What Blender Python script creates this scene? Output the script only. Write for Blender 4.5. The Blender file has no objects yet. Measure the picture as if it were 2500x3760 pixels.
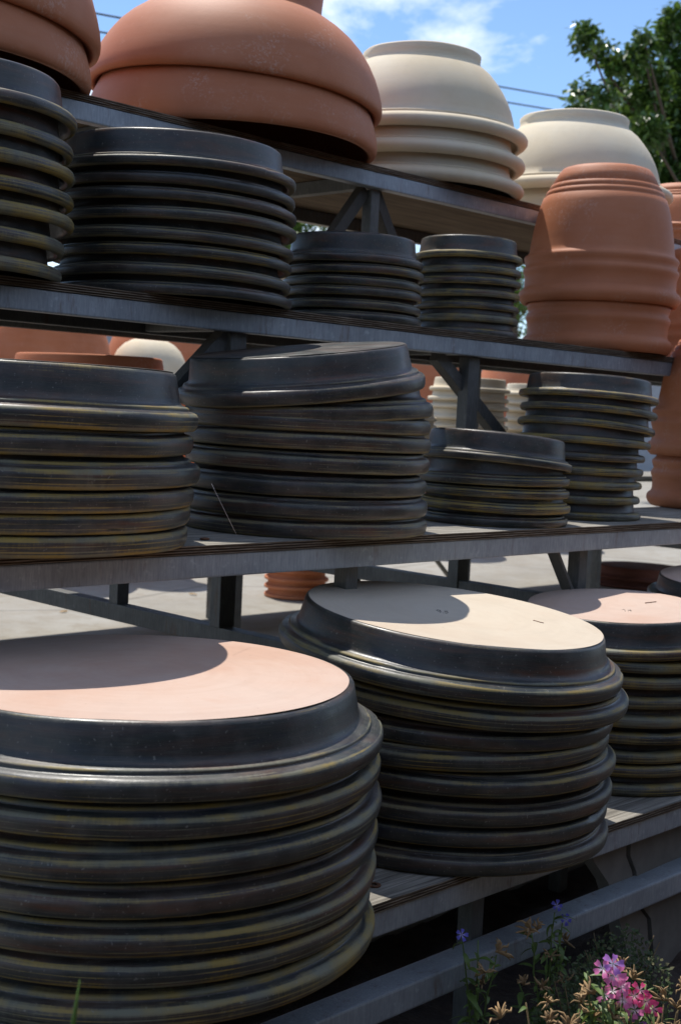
import bpy, bmesh, math, random
from mathutils import Vector, Matrix, noise

R_ = math.radians
rng = random.Random(11)
C = bpy.context.scene.collection
SC = bpy.context.scene

# ------------------------------------------------------------------ camera
# world axes: x runs along the rack to the right, y into the rack, z up; the lens sits at the origin
F_PX, PITCH, ROLL, THETA = 4883.6, 0.0747374, 0.048493, 0.7714578
def cam_axes():
    cr, sr = math.cos(ROLL), math.sin(ROLL)
    rot = lambda v: Vector((cr*v[0]-sr*v[1], sr*v[0]+cr*v[1], v[2]))
    up = rot((0, -math.cos(PITCH), -math.sin(PITCH)))
    F = rot((0, -math.sin(PITCH), math.cos(PITCH)))
    R = rot((1, 0, 0))
    d = math.sin(THETA)*R + math.cos(THETA)*F
    n = -math.cos(THETA)*R + math.sin(THETA)*F
    right = Vector((d[0], n[0], up[0])); down = Vector((d[1], n[1], up[1])); fwd = Vector((d[2], n[2], up[2]))
    return right, down, fwd
right, down, fwd = cam_axes()
cd = bpy.data.cameras.new('camera'); cam = bpy.data.objects.new('camera', cd); C.objects.link(cam)
cam.matrix_world = Matrix((( right.x, -down.x, -fwd.x, 0), (right.y, -down.y, -fwd.y, 0), (right.z, -down.z, -fwd.z, 0), (0, 0, 0, 1)))
cd.sensor_fit = 'VERTICAL'; cd.sensor_height = 23.5; cd.sensor_width = 15.6
cd.lens = F_PX*23.5/3760
cd.clip_start = 0.05; cd.clip_end = 2000
cd.dof.use_dof = True; cd.dof.focus_distance = 2.15; cd.dof.aperture_fstop = 6.0
SC.camera = cam

# ------------------------------------------------------------------ light
KN, KX = 0.43, -0.14
sun_to = Vector((-KX, KN, 1.0)).normalized()
sd = bpy.data.lights.new('sun', 'SUN'); sd.energy = 3.4; sd.angle = R_(0.55); sd.color = (1.0, 0.955, 0.88)
so = bpy.data.objects.new('sun', sd); C.objects.link(so)
so.rotation_euler = sun_to.to_track_quat('Z', 'Y').to_euler()
w = bpy.data.worlds.new('World'); SC.world = w; w.use_nodes = True
nt = w.node_tree; nt.nodes.clear()
wo = nt.nodes.new('ShaderNodeOutputWorld'); bg = nt.nodes.new('ShaderNodeBackground')
sky = nt.nodes.new('ShaderNodeTexSky'); sky.sky_type = 'NISHITA'; sky.sun_disc = False
sky.sun_elevation = math.asin(sun_to.z); sky.sun_rotation = math.atan2(sun_to.x, sun_to.y)
sky.air_density = 0.9; sky.dust_density = 0.0; sky.ozone_density = 5.0; sky.altitude = 200
tc = nt.nodes.new('ShaderNodeTexCoord'); mp = nt.nodes.new('ShaderNodeMapping'); mp.inputs['Scale'].default_value = (1.0, 1.0, 1.7)
mp.inputs['Location'].default_value = (0.33, 0.15, 0.12)
n1 = nt.nodes.new('ShaderNodeTexNoise'); n1.inputs['Scale'].default_value = 5.0; n1.inputs['Detail'].default_value = 9; n1.inputs['Roughness'].default_value = 0.6
n1.inputs['Distortion'].default_value = 0.25
cr_ = nt.nodes.new('ShaderNodeValToRGB'); cr_.color_ramp.elements[0].position = 0.50; cr_.color_ramp.elements[1].position = 0.645
mxw = nt.nodes.new('ShaderNodeMix'); mxw.data_type = 'RGBA'
mxw.inputs['B'].default_value = (7.4, 7.8, 8.4, 1)
nt.links.new(tc.outputs['Generated'], mp.inputs['Vector']); nt.links.new(mp.outputs[0], n1.inputs['Vector'])
nt.links.new(n1.outputs['Fac'], cr_.inputs[0]); nt.links.new(cr_.outputs[0], mxw.inputs['Factor'])
nt.links.new(sky.outputs[0], mxw.inputs['A']); nt.links.new(mxw.outputs['Result'], bg.inputs['Color'])
bg.inputs['Strength'].default_value = 0.12
nt.links.new(bg.outputs[0], wo.inputs[0])
vs = SC.view_settings; vs.view_transform = 'Standard'; vs.look = 'None'; vs.exposure = 0.6; vs.gamma = 1.0; vs.use_curve_mapping = False
SC.render.engine = 'CYCLES'
SC.cycles.max_bounces = 6; SC.cycles.diffuse_bounces = 3; SC.cycles.glossy_bounces = 2

# ------------------------------------------------------------------ helpers
def tag(o, label=None, cat=None, group=None, kind=None):
    if label: o['label'] = label
    if cat: o['category'] = cat
    if group: o['group'] = group
    if kind: o['kind'] = kind
    return o
def obj(name, me, mat=None, parent=None, loc=None, rot=None, sc=None):
    o = bpy.data.objects.new(name, me); C.objects.link(o)
    if mat is not None and me is not None and not me.materials:
        for m in (mat if isinstance(mat, (list, tuple)) else [mat]): me.materials.append(m)
    if parent is not None: o.parent = parent
    if loc is not None: o.location = loc
    if rot is not None: o.rotation_euler = rot
    if sc is not None: o.scale = (sc, sc, sc) if isinstance(sc, (int, float)) else sc
    return o
def empty(name, loc=(0, 0, 0)):
    o = bpy.data.objects.new(name, None); C.objects.link(o); o.location = loc; o.empty_display_size = 0.05; return o
def mesh(name, V, Fc, smooth=False):
    me = bpy.data.meshes.new(name); me.from_pydata(V, [], Fc); me.update()
    if smooth:
        for p in me.polygons: p.use_smooth = True
    return me
def lathe(name, prof, seg=96, wear=None, wob=0.0, seed=0, sharp=None):
    """prof: list of (r, z) from the top centre down the outside and back up the inside"""
    V, Fc, Wr = [], [], []
    rows = []
    for i, (r, z) in enumerate(prof):
        wv = wear[i] if wear else 0.0
        if r < 1e-6:
            rows.append([len(V)]); V.append((0, 0, z)); Wr.append(wv); continue
        row = []
        for k in range(seg):
            a = 2*math.pi*k/seg
            dr = dz = 0
            if wob:
                q = Vector((math.cos(a)*1.3+seed*7.1, math.sin(a)*1.3, z*4))
                dr = wob*noise.noise(q); dz = wob*0.6*noise.noise(q+Vector((5, 9, 2)))
            row.append(len(V)); V.append(((r+dr)*math.cos(a), (r+dr)*math.sin(a), z+dz)); Wr.append(wv)
        rows.append(row)
    for A, B in zip(rows[:-1], rows[1:]):
        if len(A) == 1:
            for k in range(seg): Fc.append((A[0], B[k], B[(k+1) % seg]))
        elif len(B) == 1:
            for k in range(seg): Fc.append((A[(k+1) % seg], A[k], B[0]))
        else:
            for k in range(seg): Fc.append((A[k], B[k], B[(k+1) % seg], A[(k+1) % seg]))
    me = mesh(name, V, Fc, True)
    if wear:
        at = me.attributes.new('wear', 'FLOAT', 'POINT'); at.data.foreach_set('value', Wr)
    return me
def box_mesh(name, x0, x1, y0, y1, z0, z1, bev=0.003):
    bm = bmesh.new(); bmesh.ops.create_cube(bm, size=1)
    for v in bm.verts:
        v.co = Vector(((x0+x1)/2+v.co.x*(x1-x0), (y0+y1)/2+v.co.y*(y1-y0), (z0+z1)/2+v.co.z*(z1-z0)))
    if bev: bmesh.ops.bevel(bm, geom=list(bm.edges), offset=bev, segments=2, affect='EDGES', profile=0.6)
    me = bpy.data.meshes.new(name); bm.to_mesh(me); bm.free(); return me
def bar_mesh(name, p0, p1, w, h, bev=0.0025):
    """square tube between two points"""
    p0, p1 = Vector(p0), Vector(p1); ax = (p1-p0); L = ax.length; ax.normalize()
    me = box_mesh(name, -w/2, w/2, -h/2, h/2, 0, L, bev)
    q = ax.to_track_quat('Z', 'Y').to_matrix().to_4x4(); me.transform(Matrix.Translation(p0) @ q); return me
def tube_mesh(name, pts, rad, seg=6):
    pts = [Vector(p) for p in pts]; V, Fc = [], []
    rads = rad if isinstance(rad, (list, tuple)) else [rad]*len(pts)
    for i, p in enumerate(pts):
        t = (pts[min(i+1, len(pts)-1)]-pts[max(i-1, 0)]).normalized()
        a = t.orthogonal().normalized() if i == 0 else (a - t*a.dot(t)).normalized()
        b = t.cross(a)
        for k in range(seg):
            an = 2*math.pi*k/seg; V.append(p+(a*math.cos(an)+b*math.sin(an))*rads[i])
    for i in range(len(pts)-1):
        for k in range(seg):
            Fc.append((i*seg+k, i*seg+(k+1) % seg, (i+1)*seg+(k+1) % seg, (i+1)*seg+k))
    Fc.append(tuple(range(seg))[::-1]); Fc.append(tuple(range((len(pts)-1)*seg, len(pts)*seg)))
    return mesh(name, V, Fc, True)

# ------------------------------------------------------------------ materials
class NT:
    def __init__(s, name):
        s.m = bpy.data.materials.new(name); s.m.use_nodes = True; s.t = s.m.node_tree
        s.b = s.t.nodes['Principled BSDF']
    def n(s, typ, **kw):
        nd = s.t.nodes.new('ShaderNode'+typ)
        for k, v in kw.items(): setattr(nd, k, v)
        return nd
    def l(s, a, b): s.t.links.new(a, b)
    def set(s, sock, v):
        if hasattr(v, 'is_linked') or isinstance(v, bpy.types.NodeSocket): s.l(v, sock)
        else: sock.default_value = v
    def math(s, op, a, b=0.0, c=0.0, clamp=False):
        nd = s.n('Math', operation=op, use_clamp=clamp); s.set(nd.inputs[0], a); s.set(nd.inputs[1], b)
        if op in ('MULTIPLY_ADD', 'SMOOTH_MIN', 'COMPARE'): s.set(nd.inputs[2], c)
        return nd.outputs[0]
    def comb(s, x, y, z):
        nd = s.n('CombineXYZ'); s.set(nd.inputs[0], x); s.set(nd.inputs[1], y); s.set(nd.inputs[2], z); return nd.outputs[0]
    def noise(s, vec, scale=1.0, detail=4, rough=0.55, dist=0.0):
        nd = s.n('TexNoise'); s.l(vec, nd.inputs['Vector']); nd.inputs['Scale'].default_value = scale
        nd.inputs['Detail'].default_value = detail; nd.inputs['Roughness'].default_value = rough; nd.inputs['Distortion'].default_value = dist
        return nd.outputs['Fac']
    def ramp(s, fac, stops):
        nd = s.n('ValToRGB'); s.l(fac, nd.inputs[0]); e = nd.color_ramp.elements
        while len(e) < len(stops): e.new(0.5)
        for k, (p, c) in enumerate(stops):
            e[k].position = p; e[k].color = (c, c, c, 1) if isinstance(c, (int, float)) else (*c, 1)
        return nd.outputs[0]
    def mix(s, fac, a, b, mode='MIX'):
        nd = s.n('Mix', data_type='RGBA', blend_type=mode); s.set(nd.inputs['Factor'], fac)
        for k, v in (('A', a), ('B', b)):
            if isinstance(v, tuple): nd.inputs[k].default_value = (*v, 1)
            else: s.l(v, nd.inputs[k])
        return nd.outputs['Result']
    def col(s, v):
        if isinstance(v, tuple): s.b.inputs['Base Color'].default_value = (*v, 1)
        else: s.l(v, s.b.inputs['Base Color'])
    def bump(s, h, strength=0.2, dist=0.002):
        nd = s.n('Bump'); nd.inputs['Strength'].default_value = strength; nd.inputs['Distance'].default_value = dist
        s.l(h, nd.inputs['Height']); s.l(nd.outputs[0], s.b.inputs['Normal'])
    def polar(s):
        o = s.n('TexCoord').outputs['Object']; sp = s.n('SeparateXYZ'); s.l(o, sp.inputs[0])
        ang = s.math('ARCTAN2', sp.outputs[1], sp.outputs[0])
        rnd = s.n('ObjectInfo').outputs['Random']
        return o, ang, sp.outputs[2], rnd

def glaze_material(name, wearc=(0.33, 0.235, 0.05), wear_amt=1.0):
    g = NT(name); o, ang, z, rnd = g.polar()
    off = g.math('MULTIPLY', rnd, 61.0)
    sh = g.n('VectorMath', operation='ADD'); g.l(o, sh.inputs[0]); g.l(g.comb(off, off, off), sh.inputs[1])
    tint = g.noise(g.comb(g.math('MULTIPLY', ang, 1.6), g.math('MULTIPLY', z, 42.0), off), 1.0, 4, 0.62, 0.6)
    base = g.ramp(tint, [(0.30, (0.013, 0.017, 0.030)), (0.42, (0.018, 0.024, 0.022)), (0.50, (0.026, 0.022, 0.021)), (0.58, (0.048, 0.031, 0.023)), (0.70, (0.092, 0.034, 0.018))])
    # brushed streaks that follow the wheel
    st = g.noise(g.comb(g.math('MULTIPLY', ang, 3.2), g.math('MULTIPLY', z, 520.0), off), 1.0, 4, 0.6)
    st2 = g.noise(g.comb(g.math('MULTIPLY', ang, 10.0), g.math('MULTIPLY', z, 1500.0), off), 1.0, 2, 0.6)
    base = g.mix(g.math('MULTIPLY', g.ramp(st2, [(0.52, 0.0), (0.66, 1.0)]), 0.42), base, (0.085, 0.080, 0.068))
    # short upright nicks
    tk = g.noise(g.comb(g.math('MULTIPLY', ang, 70.0), g.math('MULTIPLY', z, 30.0), off), 1.0, 3, 0.65)
    wa = g.n('Attribute', attribute_name='wear').outputs['Fac']
    patch = g.noise(g.comb(g.math('MULTIPLY', ang, 1.4), g.math('MULTIPLY', z, 14.0), g.math('ADD', off, 7.0)), 1.0, 3, 0.6)
    lvl = g.math('MULTIPLY_ADD', g.math('FRACT', g.math('MULTIPLY', rnd, 13.7)), 0.16, 0.0)
    # threshold: worn edges go first, faces only in patches
    q = g.math('ADD', g.math('MULTIPLY', st, 0.62), g.math('MULTIPLY', patch, 0.55))
    q = g.math('ADD', q, g.math('MULTIPLY', g.math('SUBTRACT', tk, 0.5), 0.18))
    q = g.math('ADD', q, g.math('ADD', g.math('MULTIPLY', wa, 0.36), lvl))
    q = g.math('ADD', q, wear_amt)
    mask = g.ramp(q, [(0.73, 0.0), (0.80, 0.5), (0.90, 1.0)])
    wc = g.mix(g.ramp(g.noise(sh.outputs[0], 14.0, 2), [(0.40, 0.0), (0.60, 1.0)]), wearc, (0.19, 0.19, 0.125))
    colr = g.mix(g.math('MULTIPLY', mask, 0.78), base, wc)
    sp = g.ramp(g.noise(sh.outputs[0], 210.0, 1, 0.5), [(0.70, 0.0), (0.75, 1.0)])
    colr = g.mix(g.math('MULTIPLY', sp, 0.55), colr, (0.22, 0.21, 0.18))
    dust = g.ramp(g.noise(sh.outputs[0], 18.0, 4, 0.7), [(0.42, 0.0), (0.72, 1.0)])
    colr = g.mix(g.math('MULTIPLY_ADD', dust, 0.30, 0.05), colr, (0.15, 0.135, 0.112))
    g.col(colr)
    rg = g.math('MULTIPLY_ADD', dust, 0.20, 0.36)
    g.l(g.math('MULTIPLY_ADD', mask, 0.25, rg), g.b.inputs['Roughness'])
    g.b.inputs['Specular IOR Level'].default_value = 0.5
    h = g.math('ADD', g.math('MULTIPLY', st2, 0.6), g.math('MULTIPLY', g.noise(sh.outputs[0], 120.0, 3, 0.7), 0.9))
    g.bump(h, 0.16, 0.0016)
    return g.m

def clay_material(name, c1, c2, c3, rough=0.82, dusty=0.35, dust_c=(0.55, 0.42, 0.35), spec=0.3, bloom=0.0, rings=0.0):
    g = NT(name); o, ang, z, rnd = g.polar(); off = g.math('MULTIPLY', rnd, 47.0)
    sh = g.n('VectorMath', operation='ADD'); g.l(o, sh.inputs[0]); g.l(g.comb(off, off, off), sh.inputs[1])
    a = g.noise(sh.outputs[0], 4.0, 5, 0.6)
    colr = g.ramp(a, [(0.3, c1), (0.5, c2), (0.72, c3)])
    st = g.noise(g.comb(g.math('MULTIPLY', ang, 2.2), g.math('MULTIPLY', z, 55.0), off), 1.0, 6, 0.68)
    colr = g.mix(g.math('MULTIPLY', g.ramp(st, [(0.45, 0.0), (0.75, 1.0)]), dusty), colr, dust_c)
    sp = g.ramp(g.noise(sh.outputs[0], 95.0, 3, 0.6), [(0.70, 0.0), (0.76, 1.0)])
    colr = g.mix(g.math('MULTIPLY', sp, 0.35), colr, tuple(x*0.45 for x in c1))
    bl = g.ramp(g.noise(sh.outputs[0], 11.0, 5, 0.7), [(0.5, 0.0), (0.8, 1.0)])
    colr = g.mix(g.math('MULTIPLY', bl, 0.3), colr, tuple(x*0.72 for x in c2))
    if bloom:
        bz = g.math('MULTIPLY', g.ramp(g.noise(sh.outputs[0], 7.0, 5, 0.65), [(0.53, 0.0), (0.64, 1.0)]), g.ramp(g.noise(sh.outputs[0], 120.0, 4, 0.7), [(0.50, 0.0), (0.60, 1.0)]))
        colr = g.mix(g.math('MULTIPLY', bz, bloom), colr, (0.62, 0.52, 0.45))
    if rings:
        sp2 = g.n('SeparateXYZ'); g.l(o, sp2.inputs[0])
        rad = g.math('SQRT', g.math('ADD', g.math('POWER', sp2.outputs[0], 2.0), g.math('POWER', sp2.outputs[1], 2.0)))
        rn = g.noise(g.comb(g.math('MULTIPLY', rad, 60.0), g.math('MULTIPLY', ang, 0.5), off), 1.0, 4, 0.6)
        colr = g.mix(g.math('MULTIPLY', g.ramp(rn, [(0.42, 0.0), (0.70, 1.0)]), rings), colr, tuple(x*0.80 for x in c1))
        stn = g.ramp(g.noise(sh.outputs[0], 9.0, 5, 0.7, 0.8), [(0.56, 0.0), (0.72, 1.0)])
        colr = g.mix(g.math('MULTIPLY', stn, rings*0.9), colr, (c1[0]*0.92, c1[1]*0.72, c1[2]*0.6))
        scf = g.ramp(g.noise(g.comb(g.math('MULTIPLY', sp2.outputs[0], 260.0), g.math('MULTIPLY', sp2.outputs[1], 28.0), off), 1.0, 3, 0.6), [(0.68, 0.0), (0.74, 1.0)])
        colr = g.mix(g.math('MULTIPLY', scf, rings*0.7), colr, tuple(x*0.6 for x in c1))
    g.col(colr); g.b.inputs['Roughness'].default_value = rough; g.b.inputs['Specular IOR Level'].default_value = spec
    g.bump(g.math('ADD', g.noise(sh.outputs[0], 150.0, 4, 0.7), g.math('MULTIPLY', st, 0.6)), 0.18, 0.0015)
    return g.m

GLAZE = glaze_material('dark_glaze', wear_amt=-0.11)
GLAZE_Y = glaze_material('dark_glaze_ochre_worn', wearc=(0.36, 0.25, 0.045), wear_amt=-0.065)
GLAZE_D = glaze_material('dark_glaze_plain', wearc=(0.25, 0.20, 0.09), wear_amt=-0.175)
TERRA = clay_material('terracotta', (0.41, 0.135, 0.054), (0.46, 0.162, 0.070), (0.50, 0.195, 0.095), rough=0.62, dusty=0.12, dust_c=(0.52, 0.30, 0.21), spec=0.4, bloom=0.26)
TERRA2 = clay_material('terracotta_bright', (0.44, 0.138, 0.054), (0.50, 0.17, 0.075), (0.54, 0.21, 0.105), dusty=0.12, dust_c=(0.55, 0.32, 0.22), bloom=0.15)
CREAM = clay_material('cream_clay', (0.64, 0.53, 0.36), (0.69, 0.59, 0.43), (0.70, 0.63, 0.49), dusty=0.3, dust_c=(0.60, 0.55, 0.46), rings=0.12)
SHADECLAY = clay_material('shade_toned_terracotta', (0.10, 0.036, 0.024), (0.13, 0.045, 0.03), (0.16, 0.06, 0.04), dusty=0.1)  # terracotta with deep shade put into its colour, for the pavement pair
PINK = clay_material('bare_pink_clay', (0.51, 0.33, 0.245), (0.545, 0.395, 0.315), (0.555, 0.43, 0.355), dusty=0.0, rough=0.9, rings=0.17)
BUFF = clay_material('bare_buff_clay', (0.53, 0.43, 0.325), (0.565, 0.48, 0.375), (0.575, 0.50, 0.40), dusty=0.0, rough=0.9, rings=0.14)
PINKP = clay_material('pale_pink_clay', (0.50, 0.33, 0.25), (0.55, 0.39, 0.30), (0.57, 0.43, 0.34), dusty=0.25, dust_c=(0.6, 0.5, 0.42))

def steel_material(name, c1, c2, rust=0.4, metal=0.35, rough=0.5):
    g = NT(name); o = g.n('TexCoord').outputs['Object']
    m = g.n('Mapping'); g.l(o, m.inputs[0]); m.inputs['Scale'].default_value = (260, 260, 36)
    a = g.noise(m.outputs[0], 1.0, 3, 0.6); b = g.noise(o, 9.0, 5, 0.65); c = g.noise(o, 55.0, 4, 0.6)
    colr = g.mix(g.ramp(a, [(0.3, 0.0), (0.7, 1.0)]), c1, c2)
    colr = g.mix(g.math('MULTIPLY', g.ramp(b, [(0.42, 0.0), (0.7, 1.0)]), 0.5), colr, tuple(x*0.5 for x in c1))
    colr = g.mix(g.math('MULTIPLY', g.ramp(c, [(0.6, 0.0), (0.72, 1.0)]), 0.4), colr, tuple(min(1, x*1.5) for x in c2))
    m2 = g.n('Mapping'); g.l(o, m2.inputs[0]); m2.inputs['Scale'].default_value = (38, 38, 7)
    rs = g.math('MULTIPLY', g.ramp(g.noise(m2.outputs[0], 1.0, 5, 0.7), [(0.58, 0.0), (0.70, 1.0)]), rust)
    colr = g.mix(rs, colr, (0.13, 0.062, 0.028))
    g.col(colr); g.b.inputs['Metallic'].default_value = metal
    g.l(g.math('MULTIPLY_ADD', b, 0.3, rough-0.15), g.b.inputs['Roughness'])
    g.bump(a, 0.12, 0.001); return g.m
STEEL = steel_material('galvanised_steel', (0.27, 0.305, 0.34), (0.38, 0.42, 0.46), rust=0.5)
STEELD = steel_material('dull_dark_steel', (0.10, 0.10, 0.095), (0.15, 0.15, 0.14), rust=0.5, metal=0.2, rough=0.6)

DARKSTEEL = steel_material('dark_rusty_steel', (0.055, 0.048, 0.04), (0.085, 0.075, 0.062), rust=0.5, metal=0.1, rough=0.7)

def wood_material(name, c1, c2, c3, sx=3.0, sy=120.0, sz=120.0, bumpd=0.002):
    g = NT(name); o = g.n('TexCoord').outputs['Object']
    m = g.n('Mapping'); g.l(o, m.inputs[0]); m.inputs['Scale'].default_value = (sx, sy, sz)
    a = g.noise(m.outputs[0], 1.0, 6, 0.65, 0.4); b = g.noise(o, 6.0, 4, 0.6)
    colr = g.ramp(a, [(0.3, c1), (0.5, c2), (0.68, c3)])
    colr = g.mix(g.math('MULTIPLY', g.ramp(b, [(0.4, 0.0), (0.7, 1.0)]), 0.45), colr, c1)
    g.col(colr); g.b.inputs['Roughness'].default_value = 0.85; g.b.inputs['Specular IOR Level'].default_value = 0.2
    g.bump(a, 0.6, bumpd); return g.m
WOODTOP = wood_material('weathered_plywood_face', (0.07, 0.062, 0.052), (0.26, 0.24, 0.205), (0.44, 0.41, 0.36), sx=5, sy=170, sz=40)
WOODEDGE = wood_material('plywood_edge', (0.030, 0.020, 0.013), (0.085, 0.055, 0.034), (0.17, 0.115, 0.07), sx=14, sy=60, sz=420)
WOODPLY = wood_material('pale_plywood_layer', (0.07, 0.05, 0.035), (0.19, 0.15, 0.11), (0.32, 0.27, 0.21), sx=22, sy=60, sz=300)
WOODRED = wood_material('splintered_plywood_edge', (0.035, 0.018, 0.010), (0.12, 0.062, 0.033), (0.22, 0.13, 0.07), sx=14, sy=60, sz=420)
WOODUNDER = wood_material('plywood_underside', (0.075, 0.05, 0.03), (0.13, 0.09, 0.055), (0.17, 0.125, 0.08), sx=3, sy=30, sz=30)

def concrete_material():
    g = NT('concrete_pavement'); o = g.n('TexCoord').outputs['Object']
    a = g.noise(o, 1.3, 6, 0.65); b = g.noise(o, 60.0, 5, 0.7); c = g.noise(o, 9.0, 5, 0.65)
    colr = g.ramp(a, [(0.3, (0.24, 0.22, 0.185)), (0.5, (0.30, 0.28, 0.24)), (0.7, (0.35, 0.335, 0.30))])
    colr = g.mix(g.math('MULTIPLY', g.ramp(c, [(0.46, 0.0), (0.68, 1.0)]), 0.55), colr, (0.23, 0.195, 0.145))
    colr = g.mix(g.math('MULTIPLY', g.ramp(b, [(0.58, 0.0), (0.68, 1.0)]), 0.6), colr, (0.18, 0.165, 0.14))
    vo = g.n('TexVoronoi', feature='DISTANCE_TO_EDGE'); g.l(o, vo.inputs['Vector']); vo.inputs['Scale'].default_value = 0.55
    colr = g.mix(g.math('MULTIPLY', g.ramp(vo.outputs['Distance'], [(0.0, 1.0), (0.012, 0.0)]), 0.55), colr, (0.1, 0.09, 0.075))
    g.col(colr); g.b.inputs['Roughness'].default_value = 0.9; g.bump(b, 0.35, 0.004); return g.m
def soil_material():
    g = NT('dark_soil'); o = g.n('TexCoord').outputs['Object']
    a = g.noise(o, 20.0, 7, 0.7); b = g.noise(o, 3.0, 3, 0.6)
    colr = g.ramp(a, [(0.3, (0.022, 0.014, 0.010)), (0.55, (0.05, 0.032, 0.022)), (0.75, (0.095, 0.062, 0.042))])
    colr = g.mix(g.math('MULTIPLY', b, 0.3), colr, (0.05, 0.03, 0.02)); g.col(colr)
    g.b.inputs['Roughness'].default_value = 0.95; g.bump(a, 0.9, 0.02); return g.m
def plain(name, c, rough=0.6, var=0.25, scale=30.0, spec=0.4, metal=0.0):
    g = NT(name); o = g.n('TexCoord').outputs['Object']; a = g.noise(o, scale, 4, 0.6); rnd = g.n('ObjectInfo').outputs['Random']
    k = g.math('MULTIPLY_ADD', rnd, 0.3, g.math('MULTIPLY', a, 0.7))
    g.col(g.ramp(k, [(0.2, tuple(x*(1-var) for x in c)), (0.75, tuple(min(1, x*(1+var)) for x in c))]))
    g.b.inputs['Roughness'].default_value = rough; g.b.inputs['Specular IOR Level'].default_value = spec; g.b.inputs['Metallic'].default_value = metal
    return g.m
def leaf_material(name, c1, c2, c3, trans=0.25, rough=0.35):
    g = NT(name); geo = g.n('NewGeometry'); r = geo.outputs['Random Per Island']
    colr = g.ramp(r, [(0.0, c1), (0.5, c2), (1.0, c3)]); g.col(colr)
    g.b.inputs['Roughness'].default_value = rough; g.b.inputs['Specular IOR Level'].default_value = 0.5
    tr = g.n('BsdfTranslucent'); g.l(g.mix(0.5, colr, (0.16, 0.24, 0.03)), tr.inputs['Color'])
    ms = g.n('MixShader'); ms.inputs[0].default_value = trans
    out = g.t.nodes['Material Output']; g.l(g.b.outputs[0], ms.inputs[1]); g.l(tr.outputs[0], ms.inputs[2]); g.l(ms.outputs[0], out.inputs[0]); return g.m
CONC = concrete_material(); SOIL = soil_material()
RUST = plain('rusty_iron', (0.16, 0.07, 0.035), 0.75, 0.3, 80)
PENCIL = plain('pencil_lead', (0.10, 0.085, 0.08), 0.7, 0.1)
LEAF = leaf_material('tree_leaf', (0.03, 0.07, 0.015), (0.055, 0.12, 0.024), (0.10, 0.185, 0.035), 0.28, 0.28)
SHRUB = leaf_material('shrub_leaf', (0.05, 0.11, 0.018), (0.08, 0.16, 0.025), (0.16, 0.22, 0.03), 0.3, 0.4)
STEMLEAF = leaf_material('verbena_leaf', (0.06, 0.11, 0.025), (0.10, 0.165, 0.035), (0.17, 0.22, 0.055), 0.25, 0.5)
DRY = plain('dry_brown_bract', (0.30, 0.20, 0.105), 0.9, 0.35, 60, 0.15)
STEMG = plain('green_stem', (0.10, 0.15, 0.04), 0.6, 0.3)
STEMD = plain('dry_stem', (0.17, 0.12, 0.06), 0.85, 0.3)
MOSS = leaf_material('fern_moss', (0.03, 0.05, 0.014), (0.05, 0.085, 0.02), (0.10, 0.09, 0.04), 0.15, 0.7)
BARK = plain('bark', (0.10, 0.075, 0.055), 0.9, 0.35, 25, 0.2)
CABLE = plain('black_cable', (0.03, 0.03, 0.032), 0.6, 0.1)
GREYWALL = plain('painted_grey_wall', (0.30, 0.32, 0.36), 0.85, 0.12, 4)
SLAB = plain('weathered_grey_clay', (0.16, 0.145, 0.125), 0.9, 0.3, 18, 0.2)
WEB = plain('spider_silk', (0.6, 0.6, 0.62), 0.4, 0.05)

def petal_material(name, edge, mid):
    g = NT(name); sp = g.n('SeparateXYZ'); g.l(g.n('TexCoord').outputs['Object'], sp.inputs[0])
    t = g.math('MULTIPLY', sp.outputs[0], 1/0.0125)
    g.col(g.ramp(t, [(0.22, mid), (0.55, edge), (1.0, tuple(x*0.9 for x in edge))]))
    g.b.inputs['Roughness'].default_value = 0.6; g.b.inputs['Specular IOR Level'].default_value = 0.2
    tr = g.n('BsdfTranslucent'); tr.inputs['Color'].default_value = (*edge, 1); ms = g.n('MixShader'); ms.inputs[0].default_value = 0.25
    out = g.t.nodes['Material Output']; g.l(g.b.outputs[0], ms.inputs[1]); g.l(tr.outputs[0], ms.inputs[2]); g.l(ms.outputs[0], out.inputs[0]); return g.m
PETPINK = petal_material('pink_petal', (0.90, 0.24, 0.50), (0.95, 0.88, 0.92))
PETROSE = petal_material('rose_petal', (0.85, 0.09, 0.25), (0.90, 0.60, 0.65))
PETLIL = petal_material('lilac_petal', (0.55, 0.22, 0.66), (0.8, 0.65, 0.88))
PETVIO = petal_material('violet_petal', (0.14, 0.13, 0.55), (0.45, 0.42, 0.75))

# ------------------------------------------------------------------ setting
GZ = -0.93            # pavement level behind the rack
SZ = -1.085           # soil level in the bed in front of it
def sheet(name, x0, x1, y0, y1, z, mat, nx=1, ny=1, amp=0.0):
    V, Fc = [], []
    for j in range(ny+1):
        for i in range(nx+1):
            x = x0+(x1-x0)*i/nx; y = y0+(y1-y0)*j/ny
            V.append((x, y, z+(amp*noise.fractal(Vector((x*9, y*9, 3)), 0.9, 2.0, 4) if amp else 0)))
    for j in range(ny):
        for i in range(nx):
            a = j*(nx+1)+i; Fc.append((a, a+1, a+nx+2, a+nx+1))
    return tag(obj(name, mesh(name, V, Fc, True), mat), kind='structure')
sheet('ground', -600, 600, -600, 600, SZ-0.03, SOIL)
sheet('soil_bed', -2.0, 8.0, -0.6, 1.80, SZ, SOIL, 240, 70, 0.022)
tag(obj('pavement', box_mesh('pavement', -300, 300, 1.79, 600, SZ-0.2, GZ-0.02, 0), CONC), kind='structure')

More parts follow.
